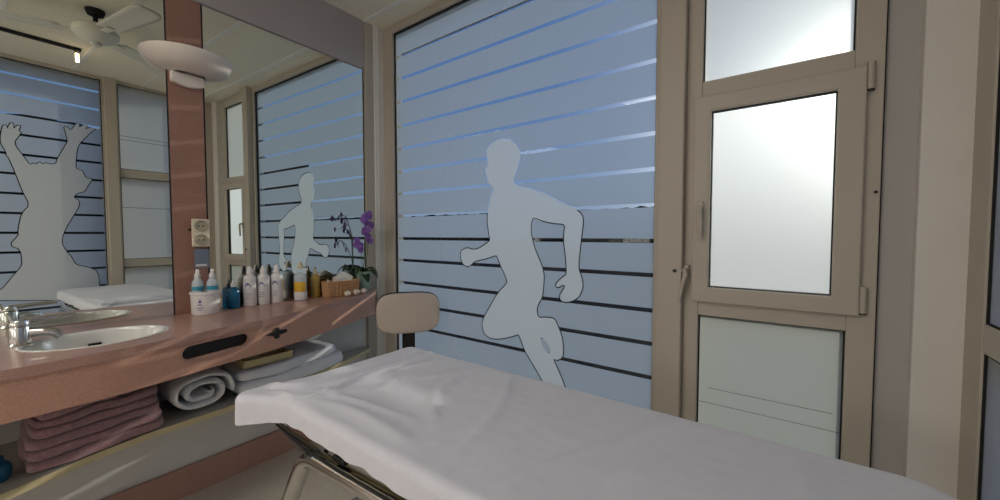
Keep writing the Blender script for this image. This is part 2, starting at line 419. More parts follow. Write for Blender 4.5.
MB().tube([(-.256,1.506,1.225),(-.256,1.484,1.225),(-.256,1.480,1.215),(-.255,1.482,1.17),(-.254,1.484,1.115)], [.008,.008,.0085,.008,.006], 10).build('lever', M['frame'], h, smooth=True)
h = MB().box((-.318, 1.520, .975), (-.292, 1.5355, 1.02)).build('restrictor', M['frame'], w2, bevel=.003)
MB().tube([(-.330,1.515,1.000),(-.302,1.508,1.003),(-.298,1.500,.99),(-.312,1.500,.93),(-.320,1.502,.885)], [.006,.008,.008,.007,.006], 10).build('lever', M['frame'], h, smooth=True)
MB().tube([(-.3335,1.49,.999),(-.3335,1.503,.999)], .006, 10).build('stop_pin', M['black'], h)
for z in (1.578, .938):
    hg = MB().tube([(.170,1.524,z-.036),(.170,1.524,z+.036)], .009, 12).build('hinge', M['frame'], w2, smooth=True)
    for dz in (-.040, .036): MB().tube([(.170,1.524,z+dz),(.170,1.524,z+dz+.004)], .0095, 12).build('pin_cap', M['black' if dz < 0 else 'frame'], hg)
MB().tube([(.190,1.5355,1.251),(.190,1.531,1.251)], .0045, 10).build('screw_cover', M['black'], w2)
MB().box((.1995, 1.545, 0), (.2035, 1.61, ZC)).build('gasket', M['gasket'], w2)

# filler, corner pillar
struct('wall_front', MB().box((.2035, 1.556, 0), (.30, 1.62, ZC)), M['fill'], 'narrow grey filler panel right of the casement', 'wall')
struct('trim_4', MB().box((.272, 1.520, 0), (.47, 1.62, ZC)), M['wall'], 'pale corner pillar right of the casement window', 'pillar', bevel=.003)

# --- right wall: window_3 (three frosted lights) and window_4 (figure with raised arms)
R = lambda y, x, z: (x, y, z)      # frame helper drawn in (y, x, z)
w3 = struct_root('window_3', 'narrow frosted window in the right wall, seen in the left mirror', 'window')
mb = MB()
mb.box((XR-.010, 1.405, 0), (XR+.06, 1.520, ZC)); mb.box((XR-.010, .835, 0), (XR+.06, .850, ZC))
for z0, z1 in ((0,.10), (.852,.92), (1.612,1.682), (2.385,ZC)): mb.box((XR-.009, .850, z0), (XR+.06, 1.405, z1))
mb.build('window_frame', M['frame'], w3, bevel=.003, weld=False)
for z0, z1, nm in ((.10,.852,'lower_pane'), (.92,1.612,'middle_pane'), (1.682,2.385,'upper_pane')):
    ring(MB(), .849, 1.406, z0-.001, z1+.001, .005, .005, .005, .005, XR-.005, XR, R).build('gasket', M['gasket'], w3)
    MB().box((XR+.002, .852, z0+.002), (XR+.008, 1.403, z1-.002)).build(nm, M['glass'], w3)
    zs = [1.36] if nm == 'middle_pane' else ([1.93, 1.96] if nm == 'upper_pane' else [])
    p_, t_ = cdt([rect(.853,1.402,z0+.003,z1-.003)] + [rect(.853,1.402,z-.0015,z+.0015) for z in zs], lambda c: not any(abs(c[1]-z) < .0015 for z in zs))
    MB().add([(XR+.001, y, z) for y, z in p_], t_).build('frosted_film', M['pane_side'], w3)
struct('trim_5', MB().box((XR-.045, .762, 0), (XR+.06, .835, ZC)), M['frame'], 'upright post between the two windows of the right wall', 'post', bevel=.004)
w4 = struct_root('window_4', 'large window with frosted bands and a figure raising both arms', 'window')
ring(MB(), -1.02, .762, 0, ZC, .03, .012, .10, .028, XR-.02, XR+.06, R).build('window_frame', M['frame'], w4, bevel=.003)
ring(MB(), -.991, .751, .099, 2.383, .006, .006, .006, .006, XR-.010, XR-.002, R).build('gasket', M['gasket'], w4)
MB().box((XR+.003, -.988, .102), (XR+.009, .748, 2.380)).build('glass_pane', M['glass'], w4)
slits4 = [1.285+.1425*k for k in range(-8, 8)]
CHILDP = smooth_poly(CHILD, 1)
(bp, bt), (fp, ft) = film_mesh(-.987, .747, .103, 2.379, slits4, .0085, [CHILDP], [], .0055)
MB().add([(XR+.0015, y, z) for y, z in bp], bt).build('frosted_film', M['film3'], w4)
MB().add([(XR+.0013, y, z) for y, z in fp], ft).build('figure_silhouette', M['film4'], w4)
struct('wall_right', MB().box((XR-.02, YB-.1, 0), (XR+.08, -1.02, ZC)), M['wall'], 'pale wall beyond the right-hand window', 'wall')

# --- outdoors
struct('ground', MB().box((-90, -60, -.35), (90, 120, -.15)), M['asphalt'], 'dark paved ground outside the windows', 'ground')
def hedge(name, a, b, h, th, label, seed):
    A = Vector(a); B = Vector(b); d = (B-A).normalized(); n = Vector((-d.y, d.x)); L = (B-A).length
    nu, nv = int(L/.5), 24
    def f(i, j):
        u = L*i/(nu-1); t = PI*2*j/nv
        x = th*math.copysign(abs(math.cos(t))**.5, math.cos(t)); z = h/2 + h/2*math.copysign(abs(math.sin(t))**.4, math.sin(t))
        k = .18*noise.noise(Vector((u*1.3, t*2, seed))) + .12*noise.noise(Vector((u*3.1, t*4, seed+4)))
        p = A + d*u + n*x*(1+k)
        return (p.x, p.y, z*(1+k*.35) - .15)
    mb = MB().grid(nu, nv, f, wrap=True)
    return tag(mb.build(name, M['hedge'], smooth=True), label, 'hedge', None, 'structure')
hedge('hedge_landscape', (-30, 24), (40, 24), 2.9, .8, 'dark hedge across the yard behind the runner window', 1)
hedge('tall_hedge_landscape', (21, -22), (21, 14), 6.0, 1.2, 'tall dark hedge behind the right-hand windows', 2)
# ------------------------------------------------------------------ mirror wall
def mirror(v0, v1, label):
    t = thing('wall_mirror', label, 'mirror', W(0, (v0+v1)/2, .79), None)
    MB().box((.0005, v0, .7925), (.006, v1, 2.1265), W).build('mirror_glass', M['mirror'], t)
    MB().box((.0005, v0-.003, .7925), (.0075, v0, 2.1265), W).build('edge_profile', M['gasket'], t)
    MB().box((.0005, v1, .7925), (.0075, v1+.003, 2.1265), W).build('edge_profile', M['gasket'], t)
mirror(-.72, .530, 'wall mirror left of the granite strip, above the washbasin')
mirror(.661, 1.466, 'wall mirror right of the granite strip, above the white bottles')
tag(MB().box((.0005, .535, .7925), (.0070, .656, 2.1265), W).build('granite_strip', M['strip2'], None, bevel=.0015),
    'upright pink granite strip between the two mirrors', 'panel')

# socket and switch plate on the strip
t = thing('power_socket', 'cream double power socket on the pink granite strip', 'socket', W(.017, .626, 1.075))
MB().box((.017, 0.595, 1.077), (.030, .659, 1.197), W).build('cover_plate', M['cream'], t, bevel=.004)
for z in (1.107, 1.167):
    c = W(.0305, .627, z)
    def sk(x, y, zz, c=c, z=z):   # lathe around the w axis
        return W(.0305 + (zz), .627 + (x-c[0]), z + (y-c[1]))
    o = MB().lathe(c, [(.024, -c[2]+.0), (.024, -c[2]+.003), (.0205, -c[2]+.003), (.0195, -c[2]-.0), (0, -c[2]-.0)], 28, fn=lambda x, y, zz, sk=sk, c=c: sk(x, y, zz)).build('outlet', M['sockd'], t, smooth=True)
    for dv in (-.008, .008):
        MB().tube([W(.0300, .627+dv, z), W(.0312, .627+dv, z)], .003, 8).build('pin_hole', M['black'], o)
MB().tube([W(.017, 0.589, 1.150), W(.026, 0.589, 1.150)], .005, 10).build('cord_grip', M['black'], t)
t = thing('notice_plate', 'small grey-blue plate below the power socket', 'plate', W(.017, .623, .985))
MB().box((.017, .603, .985), (.020, .656, 1.066), W).build('plate', M['greyblue'], t, bevel=.001)
MB().box((.020, .608, .992), (.0215, .646, 1.001), W).build('white_line', M['whitep'], t)

# uplight bowl on the strip
SV, SZ = .606, 1.834
t = thing('wall_sconce', 'cream half-bowl uplight on the pink granite strip', 'lamp', W(.017, SV, 1.76))
def half(prof, r_c=0):
    mb = MB()
    mb.lathe((0,0,0), prof, 40, a0=-PI/2, a1=PI/2, fn=lambda x, y, z: W(.0074 + x, SV + y, SZ + z))
    return mb
half([(.060,-.030),(.09,-.024),(.13,-.006),(.150,.022),(.156,.038),(.157,.042),(.152,.042),(.146,.026),(.128,.001),(.09,-.016),(.0,-.022)]).build('bowl', M['glaze'], t, smooth=True)
pp = [(.540,-.030),(.655,-.030),(.655,-.072)] + [(.655-.115*k/10, -.072-.012*math.sin(PI*k/10)) for k in range(1,10)] + [(.540,-.072)]
p_, t_ = cdt([pp], lambda c: inpoly(c, pp))
solid(MB(), p_, t_, lambda v, z: W(.0073, v, SZ+z), lambda v, z: W(.034, v, SZ+z)).build('wall_plate', M['glaze'], t, bevel=.006)

# ------------------------------------------------------------------ vanity counter
FR = [(-.75,.47),(-.1,.50),(.06,.501),(.15,.498),(.235,.493),(.30,.485),(.372,.472),(.44,.458),(.503,.441),(.62,.418),(.70,.404),(.778,.386),(.90,.346),(.997,.309),(1.1,.268),(1.216,.221),(1.34,.170),(1.458,.118),(1.468,.105)]
CT = .792
t = thing('vanity_counter', 'pink granite vanity counter with curved front below the mirrors', 'counter', W(.2, .3, .655))
VS = [-.75+i*(2.218/90) for i in range(91)]
front = [(interp(FR, v), v) for v in VS]
outline = front + [(.002, 1.468), (.002, -.75)]
BAS = ellipse(.258, .272, .136, .165, 64)
BW, BV = .258, .272
p_, t_ = cdt([outline, BAS], lambda c: inpoly(c, outline) and not inpoly(c, BAS))
solid(MB(), p_, t_, lambda w, v: W(w, v, CT-.028), lambda w, v: W(w, v, CT)).build('countertop', M['pink'], t, bevel=.0025)
# curved fascia with a long slot: drawn in (v, z), wrapped on the front curve
def fas(off): return lambda v, z: W(interp(FR, v)-off, v, z)
def stadium(v0, v1, z0, z1, n=10):
    r = (z1-z0)/2; zc = (z0+z1)/2
    k = [(v1-r + r*math.cos(a), zc + r*math.sin(a)) for a in [-PI/2+PI*i/n for i in range(n+1)]]
    return k + [(v0+r + r*math.cos(a), zc + r*math.sin(a)) for a in [PI/2+PI*i/n for i in range(n+1)]]
ZF0, ZF1 = .656, .7635
SLOT = stadium(.432, .652, .706, .752)
n_ = 90
outer = [(VS[i], ZF0) for i in range(91)] + [(VS[i], ZF1) for i in range(90, -1, -1)]
def dens(v0, v1, nn): return [v0+(v1-v0)*i/nn for i in range(nn+1)]
SL = SLOT[:11] + [(v, SLOT[10][1]) for v in dens(SLOT[10][0], SLOT[11][0], 8)[1:-1]] + SLOT[11:] + [(v, SLOT[0][1]) for v in dens(SLOT[-1][0], SLOT[0][0], 8)[1:-1]]
p_, t_ = cdt([outer, SL], lambda c: inpoly(c, outer) and not inpoly(c, SL))
solid(MB(), p_, t_, fas(.004), fas(.024)).build('fascia', M['pinkv'], t)
rim_o = stadium(.427, .657, .701, .757)
p_, t_ = cdt([rim_o, SL], lambda c: inpoly(c, rim_o) and not inpoly(c, SL))
sl = solid(MB(), p_, t_, fas(.0035), fas(.0015)).build('slot_rim', M['pink'], t)
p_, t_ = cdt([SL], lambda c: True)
solid(MB(), p_, t_, fas(.0205), fas(.0235)).build('slot_opening', M['dark'], sl)  # dark plate stands for the shadow inside the slot
# cross-shaped dark plate
cr = []
for a, b in ((.716,.727),(.752,.7345),(.757,.7345),(.757,.7465),(.775,.7465),(.775,.7335),(.782,.7335),(.812,.7305),(.812,.719),(.782,.716),(.775,.716),(.775,.703),(.757,.703),(.757,.716),(.752,.716)):
    cr.append((a, b-.002))
p_, t_ = cdt([cr], lambda c: inpoly(c, cr))
solid(MB(), p_, t_, fas(.0035), fas(-.003)).build('cross_plate', M['dark'], t)
MB().box((.002, -.75, .64), (.02, 1.46, .7635), W).build('wall_batten', M['shelf'], t)
for v in (-.3, .95):
    MB().box((.022, v, .648), (interp(FR, v+.02)-.03, v+.022, .7635), W).build('bracket', M['shelf'], t)

# washbasin
t = thing('washbasin', 'white oval washbasin set into the pink counter', 'washbasin', W(BW, BV, .66))
def bas(prof):
    return MB().lathe((0,0,0), prof, 64, fn=lambda x, y, z: W(BW + x*.136, BV + y*.165, CT + z))
bas([(.985,.0015),(1.0,.0035),(1.045,.0040),(1.062,.002),(1.060,.0005),(.995,.0005),(.96,-.010),(.90,-.04),(.78,-.075),(.58,-.100),(.34,-.112),(.12,-.116),(.11,-.122),(.36,-.120),(.62,-.108),(.83,-.082),(.955,-.044),(.992,-.012),(.993,0)][0:0] +
    [(.9925,-.02),(.990,.0006),(1.06,.0006),(1.062,.0025),(1.045,.0042),(1.0,.0038),(.972,.0012),(.955,-.010),(.90,-.04),(.78,-.075),(.58,-.100),(.34,-.112),(.12,-.116),(.0,-.117)]).build('bowl', M['ceramic'], t, smooth=True, angle=60)
MB().lathe(W(BW, BV, CT-.1155), [(.0,.003),(.016,.003),(.021,.001),(.021,-.001)], 24).build('drain', M['chrome'], t, smooth=True)
MB().box((BW-.1185, BV-.012, CT-.046), (BW-.112, BV+.020, CT-.038), W).build('overflow_slot', M['black'], t)

# mixer tap
FW, FV = .200, .112
t = thing('mixer_tap', 'chrome mixer tap at the left end of the oval washbasin', 'tap', W(FW, FV, CT))
MB().lathe(W(FW, FV, CT), [(.028,.0008),(.028,.006),(.023,.010),(.022,.056),(.020,.060),(0,.061)], 24).build('body', M['chrome'], t, smooth=True)
MB().tube([W(FW, FV+.015, CT+.038), W(FW+.012, FV+.04, CT+.038), W(FW+.024, FV+.065, CT+.034), W(FW+.030, FV+.078, CT+.018)], [.016,.015,.0135,.012], 14).build('spout', M['chrome'], t, smooth=True)
lv = MB().lathe(W(FW, FV, CT+.0615), [(.021,0),(.022,.008),(.017,.017),(0,.019)], 20).build('lever_cap', M['chrome'], t, smooth=True)
MB().tube([W(FW, FV, CT+.074), W(FW-.002, FV+.05, CT+.078), W(FW-.004, FV+.115, CT+.080)], [.009,.008,.007], 10).build('lever', M['chrome'], lv, smooth=True)
MB().tube([W(FW-.012, FV-.012, CT+.060), W(FW-.016, FV-.02, CT+.092)], .003, 8).build('pop_up_rod', M['chrome'], t, smooth=True)

# ------------------------------------------------------------------ things on the counter
Z0 = CT + .0008
def bucket(w, v):
    t = thing('tub', 'white tub with blue print on the counter before the granite strip', 'tub', W(w, v, Z0))
    c = W(w, v, Z0)
    MB().lathe(c, [(0,0),(.047,0),(.049,.004),(.0515,.084),(.055,.086),(.055,.095),(.052,.097),(.050,.095),(.048,.084),(.0465,.006),(0,.0055)], 40).build('tub_body', M['whitep'], t, smooth=True)
    # print on the side facing the room
    def wrap(a, z, r): return (c[0]+r*math.cos(a), c[1]+r*math.sin(a), c[2]+z)
    A = math.radians(-38)
    rr = lambda z: .049+.0025*(z-.004)/.08+.0006
    for (a0, a1, z0, z1) in ((-.16,.16,.042,.046),(-.24,.24,.030,.033),(-.18,.18,.022,.0245)):
        MB().grid(8, 2, lambda i, j, a0=a0, a1=a1, z0=z0, z1=z1: wrap(A+a0+(a1-a0)*i/7, (z0, z1)[j], rr((z0,z1)[j]))).build('print_line', M['label'], t)
    MB().add([wrap(A-.13,.052,rr(.052)), wrap(A+.13,.052,rr(.052)), wrap(A+.02,.070,rr(.07))], [(0,1,2)]).build('print_mark', M['label'], t)
    return t
bucket(.078, .620)
def spray(w, v, label, tilt):
    t = thing('spray_bottle', label, 'bottle', W(w, v, Z0+.0065), 'spray bottles in the white tub')
    c = W(w, v, Z0+.0065)
    MB().lathe(c, [(0,0),(.019,0),(.0205,.003),(.0205,.115),(.0195,.128),(.012,.142),(.009,.146),(0,.146)], 24).build('bottle_body', M['clearp'], t, smooth=True)
    MB().lathe((c[0],c[1],c[2]+.095), [(.0208,0),(.0212,.001),(.0212,.016),(.0208,.017)], 24).build('liquid_band', M['tealc'], t, smooth=True)
    MB().lathe((c[0],c[1],c[2]+.1465), [(0,0),(.0115,0),(.0115,.014),(.008,.017),(.006,.026),(.007,.030),(.004,.036),(0,.037)], 20).build('nozzle_cap', M['whitep'], t, smooth=True)
spray(.078-.012, .620-.0225, 'clear blue spray bottle in the tub, nearer the washbasin', 0)
spray(.078+.008, .620+.0235, 'clear blue spray bottle in the tub, nearer the white bottles', 0)
def dropper(w, v, label):
    t = thing('lotion_bottle', label, 'bottle', W(w, v, Z0)); c = W(w, v, Z0)
    MB().lathe(c, [(0,0),(.024,0),(.0255,.003),(.0255,.072),(.022,.086),(.011,.094),(.009,.097),(0,.097)], 28).build('bottle_body', M['bluel'], t, smooth=True)
    MB().lathe((c[0],c[1],c[2]+.0975), [(0,0),(.0115,0),(.0115,.014),(.007,.017),(.005,.030),(0,.031)], 20).build('nozzle_cap', M['whitep'], t, smooth=True)
dropper(.034, .742, 'small bottle of blue liquid left of the white bottles')
def white_bottle(w, v, label):
    t = thing('massage_oil_bottle', label, 'bottle', W(w, v, Z0), 'white lotion bottles by the mirror'); c = W(w, v, Z0)
    MB().lathe(c, [(0,0),(.025,0),(.027,.003),(.027,.128),(.0262,.134),(.022,.142),(.014,.148),(.0115,.150),(0,.150)], 32).build('bottle_body', M['whitep'], t, smooth=True)
    MB().lathe((c[0],c[1],c[2]+.1505), [(0,0),(.0135,0),(.0137,.014),(.0125,.020),(.0095,.026),(.0085,.034),(.005,.037),(0,.037)], 24).build('flip_cap', M['whitep'], t, smooth=True)
    A = math.radians(-38)
    def wrap(a, z): return (c[0]+.0274*math.cos(a), c[1]+.0274*math.sin(a), c[2]+z)
    for (a0, a1, z, dz, sk) in ((-.5,.35,.098,.004,.010),(-.45,.5,.088,.006,.014),(-.4,.45,.060,.002,0),(-.35,.4,.050,.002,0),(-.4,.3,.040,.002,0)):
        MB().grid(8, 2, lambda i, j, a0=a0, a1=a1, z=z, dz=dz, sk=sk: wrap(A+a0+(a1-a0)*i/7, z + j*dz + sk*math.sin(PI*i/7))).build('print_line', M['label'], t)
white_bottle(.040, .808, 'white printed lotion bottle, nearest the small blue bottle')
white_bottle(.042, .867, 'white printed lotion bottle, middle one of three')
white_bottle(.046, .926, 'white printed lotion bottle, nearest the yellow-labelled bottle')
t = thing('disinfectant_bottle', 'clear bottle with a yellow label beside the amber bottle', 'bottle', W(.066, 1.034, Z0)); c = W(.066, 1.034, Z0)
MB().lathe(c, [(0,0),(.028,0),(.030,.003),(.030,.118),(.026,.130),(.014,.138),(.012,.141),(0,.141)], 32).build('bottle_body', M['clearp'], t, smooth=True)
MB().lathe((c[0],c[1],c[2]+.1625), [(0,0),(.015,0),(.015,.020),(.010,.023),(.008,.032),(0,.033)], 24).build('screw_cap', M['cream'], t, smooth=True)
MB().lathe((c[0],c[1],c[2]+.045), [(.0302,0),(.0306,.001),(.0306,.050),(.0302,.051)], 20, a0=-1.75, a1=.45).build('label_wrap', M['yellow'], t, smooth=True)
MB().lathe((c[0],c[1],c[2]+.004), [(.0302,0),(.0305,.001),(.0305,.038),(.0302,.039)], 32).build('white_band', M['whitep'], t, smooth=True)
t = thing('oil_bottle', 'amber oil bottle with pump between yellow label and wicker basket', 'bottle', W(.040, 1.128, Z0)); c = W(.040, 1.128, Z0)
MB().lathe(c, [(0,0),(.022,0),(.024,.003),(.024,.100),(.021,.112),(.011,.120),(.010,.124),(0,.124)], 28).build('bottle_body', M['amber'], t, smooth=True)
pm = MB().lathe((c[0],c[1],c[2]+.1245), [(0,0),(.0125,0),(.0125,.014),(.005,.016),(.004,.036),(0,.036)], 20).build('pump_collar', M['cream'], t, smooth=True)
MB().tube([(c[0],c[1],c[2]+.158), (c[0]+.014,c[1]-.012,c[2]+.160), (c[0]+.026,c[1]-.021,c[2]+.153)], [.006,.0045,.003], 10).build('pump_spout', M['cream'], pm, smooth=True)

# wicker basket with tissues
BW0, BW1, BV0, BV1, BH = .055, .128, 1.148, 1.345, .080
t = thing('wicker_basket', 'small rectangular brown wicker basket at the end of the counter', 'basket', W((BW0+BW1)/2, (BV0+BV1)/2, Z0))
mb = MB(); per = []
def rr_pt(a, hw, hv, p=8):
    ca, sa = math.cos(a), math.sin(a); k = (abs(ca)**p+abs(sa)**p)**(-1/p)
    return hw*k*ca, hv*k*sa
wc, vc = (BW0+BW1)/2, (BV0+BV1)/2; hw, hv = (BW1-BW0)/2, (BV1-BV0)/2
NR, NA = 18, 128
def bsk(i, j):
    z = .002 + (BH-.004)*i/(NR-1); a = 2*PI*j/NA
    x, y = rr_pt(a, hw*(.94+.06*i/(NR-1)), hv*(.96+.04*i/(NR-1)))
    k = 1 + .022*math.sin(j*PI/2 + i*PI)*(1 if i % 2 else -1) 
    return W(wc + x*k, vc + y*k, Z0+z)
mb.grid(NR, NA, bsk, wrap=True)
mb.grid(2, NA, lambda i, j: W(wc + rr_pt(2*PI*j/NA, hw*.9, hv*.94)[0]*i, vc + rr_pt(2*PI*j/NA, hw*.9, hv*.94)[1]*i, Z0+.003), wrap=True)
o = mb.build('basket_wall', M['wicker'], t, smooth=False)
sd = o.modifiers.new('sol', 'SOLIDIFY'); sd.thickness = .003; sd.offset = -1
MB().tube([W(wc+rr_pt(2*PI*j/48, hw, hv)[0], vc+rr_pt(2*PI*j/48, hw, hv)[1], Z0+BH) for j in range(49)], .0042, 8, cap=False).build('basket_rim', M['wicker'], t, smooth=True)
for k in range(9):
    v = BV0+.012+k*(BV1-BV0-.024)/8
    MB().tube([W(BW1-.0015, v, Z0+.001), W(BW1+.0025, v, Z0+BH)], .0026, 6).build('upright_cane', M['wicker'], t, smooth=True)
t = thing('tissue_packet', 'cream tissues standing up out of the wicker basket', 'tissue', W(wc, vc+.02, Z0+.006))
mb = MB()
def tis(i, j):
    z = .012 + .118*i/11; a = 2*PI*j/40
    s_ = i/11; r = (1 if z < BH+.012 else 1.22*(1 - ((z-BH-.012)/(.13-BH-.012))**1.3*.95))
    x, y = rr_pt(a, .024*r, .050*r, 4)
    k = 1 + .14*math.sin(3*a + i*.5)*(i/11) + .06*noise.noise(Vector((a*2, i*.4, 3)))
    return W(wc + x*k + .006*i/11, vc + .002 + y*k + .010*(i/11)**2, Z0 + z)
mb.grid(12, 40, tis, wrap=True).build('front_tissue', M['tissue'], t, smooth=True)
def tis2(i, j):
    z = .012 + .085*i/9; a = 2*PI*j/30; r = 1-(i/9)**1.4*.9
    x, y = rr_pt(a, .020*r, .014*r, 3)
    return W(wc - .003 + x, vc - .066 + y - .012*(i/9)**2, Z0 + z)
MB().grid(10, 30, tis2, wrap=True).build('side_tissue', M['tissue'], t, smooth=True)

def shell(w, v, r, label, s):
    c = W(w, v, Z0)
    def f(i, j):
        th = PI*i/15; a = 2*PI*j/28
        k = r*(1 + .10*math.cos(9*a)*math.sin(th) + .12*noise.noise(Vector((a, th*2, s))))
        return (c[0] + k*1.15*math.sin(th)*math.cos(a), c[1] + k*math.sin(th)*math.sin(a), c[2] + r*.86 - r*.84*math.cos(th)*(1 if th < PI/2 else 1.0))
    t = thing('seashell', label, 'shell', c, 'seashells at the counter end')
    MB().grid(16, 28, f, wrap=True).build('whorl', M['shell'], t, smooth=True)
    MB().tube([(c[0]+.3*r, c[1]-.6*r, c[2]+.9*r), (c[0]+.9*r, c[1]-1.0*r, c[2]+.5*r), (c[0]+1.1*r, c[1]-1.15*r, c[2]+.25*r)], [.5*r,.3*r,.1*r], 10).build('tip', M['shell'], t, smooth=True)
shell(.158, 1.245, .017, 'cream seashell before the wicker basket, nearest the bottles', 1)
shell(.150, 1.305, .018, 'cream seashell before the wicker basket, middle of the three', 5)
shell(.137, 1.362, .016, 'cream seashell at the counter end, nearest the orchid', 9)

# orchid
OW, OV = .056, 1.418
t = thing('potted_orchid', 'purple orchid in a pale green pot at the counter end', 'plant', W(OW, OV, Z0)); c = Vector(W(OW, OV, Z0))
MB().lathe(c, [(0,0),(.030,0),(.032,.003),(.042,.112),(.044,.118),(.041,.118),(.039,.110),(.0,.104)], 36).build('pot', M['pot'], t, smooth=True)
LV = lambda dw, dv, dz: Vector(W(OW+dw, OV+dv, Z0+dz))
for k, (dw, dv, l, up) in enumerate(((.10,.02,.11,.03),(.05,-.09,.10,.05),(.06,.05,.09,.045),(-.02,-.10,.09,.06),(.11,-.04,.10,.0))):
    d = Vector((dw, dv)).normalized()
    def lf(i, j, d=d, l=l, up=up):
        s = i/9; wd = .021*math.sin(PI*min(1, .12+.88*s))**.7*(1 if i < 9 else .1)
        x = l*s; z = .108 + up*math.sin(PI*s*.75) - .05*s*s
        q = (j-2)/2*wd
        return LV(d.x*x - d.y*q, d.y*x + d.x*q, z + abs(q)*.35)
    o = MB().grid(10, 5, lf).build('leaf', M['leaf'], t, smooth=True)
    sd = o.modifiers.new('sol', 'SOLIDIFY'); sd.thickness = .002
def spike(pts, nfl, seed):
    P = [LV(*p) for p in pts]
    Q = []
    for i in range(len(P)-1):
        for k in range(6):
            a = P[max(i-1,0)]; b = P[i]; c2 = P[i+1]; d = P[min(i+2,len(P)-1)]; u = k/6
            Q.append(.5*((2*b)+(c2-a)*u+(2*a-5*b+4*c2-d)*u*u+(3*b-a-3*c2+d)*u**3))
    Q.append(P[-1])
    st = MB().tube(Q, .0022, 6).build('flower_stem', M['stem'], t, smooth=True)
    rnd = random.Random(seed)
    for k in range(nfl):
        q = Q[int(len(Q)*(.42+.57*k/max(1,nfl-1)))-1 if k else int(len(Q)*.42)]
        off = Vector((rnd.uniform(-.01,.03), rnd.uniform(-.03,.01), rnd.uniform(-.018,.012)))
        c3 = q + off
        nrm = Vector((.75+rnd.uniform(-.3,.3), -.6+rnd.uniform(-.3,.3), rnd.uniform(-.3,.2))).normalized()
        s1 = nrm.cross(Vector((0,0,1))).normalized(); s2 = s1.cross(nrm)
        mb = MB(); R0 = rnd.uniform(.017,.023)
        for m_ in range(5):
            a = 2*PI*m_/5 + .3
            dr = s1*math.cos(a)+s2*math.sin(a); pr = nrm.cross(dr)
            def pt(i, j, dr=dr, pr=pr):
                s = i/4; wd = R0*.55*math.sin(PI*(.1+.85*s))
                return c3 + dr*R0*s + pr*wd*(j-1) + nrm*(.004*math.sin(PI*s) + (.003 if j != 1 else 0))
            mb.grid(5, 3, pt)
        mb.tube([c3, c3+nrm*.008], [.004,.002], 6)
        mb.tube([q, c3-nrm*.001], .001, 5)
        mb.build('flower', M['petal'], st, smooth=True)
spike([(0,0,.10),(.01,.0,.22),(.02,.0,.34),(.045,-.01,.43),(.075,-.03,.455),(.10,-.055,.42)], 8, 3)
spike([(.005,.005,.10),(.02,.012,.20),(.03,.015,.30),(.05,.012,.38),(.075,.0,.40),(.095,-.025,.37)], 7, 8)
spike([(-.005,-.003,.10),(.0,-.01,.18),(.02,-.03,.26),(.04,-.055,.30),(.06,-.08,.27)], 5, 11)

# ------------------------------------------------------------------ shelf with linen
SF = [(-.75,.46),(-.05,.43),(.055,.40),(.12,.376),(.25,.325),(.385,.298),(.6,.290),(.8,.265),(1.0,.222),(1.2,.166),(1.35,.11),(1.452,.066)]
SZT = .440
t = thing('towel_shelf', 'grey wall shelf holding towels below the pink counter', 'shelf', W(.15, .4, SZT-.022))
SVs = [-.75+i*(2.202/70) for i in range(71)]
so = [(interp(SF, v)-.004, v) for v in SVs] + [(.002, 1.452), (.002, -.75)]
p_, t_ = cdt([so], lambda c: inpoly(c, so))
solid(MB(), p_, t_, lambda w, v: W(w, v, SZT-.022), lambda w, v: W(w, v, SZT)).build('board', M['shelf'], t)
MB().grid(71, 4, lambda i, j: W(interp(SF, SVs[i]) - (.0038 if j in (0,3) else 0), SVs[i], (SZT-.022, SZT-.022, SZT, SZT)[j]), wrap=True).build('edge_band', M['shelfedge'], t)
for v in (-.4, 1.0):
    MB().box((.001, v, SZT-.12), (.018, v+.03, SZT-.0225), W).box((.018, v, SZT-.04), (.15, v+.03, SZT-.0225), W).build('bracket', M['shelf'], t)
SH = SZT + .001

def towel(name, label, cat, group, m, v0, v1, w0, w1, z0, z1, layers, seed, wob=.006, skew=0):
    t = thing(name, label, cat, W((w0+w1)/2, (v0+v1)/2, z0), group)
    th = (z1-z0)/layers
    rnd = random.Random(seed)
    for k in range(layers):
        e = rnd.uniform(-.006, .006); f = rnd.uniform(-.006, .0)
        mb = MB()
        slab(mb, (w0+w1)/2 + f, (v0+v1)/2 + e, z0+th*k+.0008, z0+th*(k+1)-.0006, (w1-w0)/2, (v1-v0)/2 - abs(e),
             lambda w, v, z: W(w - skew*(v-v0), v, z), p=9, n=110, m=8, wob=wob, seed=seed, sc=14)
        mb.build('folded_layer', m, t, smooth=True)
    return t
for k in range(4):
    z = SH + .006 + k*.029
    towel('mauve_towel', ['mauve towel at the bottom of the stack on the shelf', 'mauve towel second from the bottom of the shelf stack', 'mauve towel third from the bottom of the shelf stack', 'mauve towel just under the rumpled top one'][k], 'towel',
          'mauve towels stacked on the shelf', M['mauve'], .098+.004*k, .430-.004*k, .06, .372-.006*k, z, z+.0278, 1, 4, .0085, .20)
# rumpled top towel: thick fold in front, thrown back at the right
t = thing('mauve_towel', 'rumpled mauve towel on top of the shelf stack', 'towel', W(.2, .24, SH+.117), 'mauve towels stacked on the shelf')
for k, (v0, v1, w0, w1, z0, z1) in enumerate(((.112,.415,.06,.352,.1235,.148),(.120,.305,.08,.352,.149,.174),(.295,.405,.10,.330,.149,.190))):
    slab(MB(), (w0+w1)/2, (v0+v1)/2, SH+z0, SH+z1, (w1-w0)/2, (v1-v0)/2, lambda w, v, z: W(w-.20*(v-.1), v, z), p=7, n=110, m=8, wob=.0095+.003*(k > 0), seed=4, sc=14).build(['lower_fold','front_fold','rumpled_fold'][k], M['mauve'], t, smooth=True)
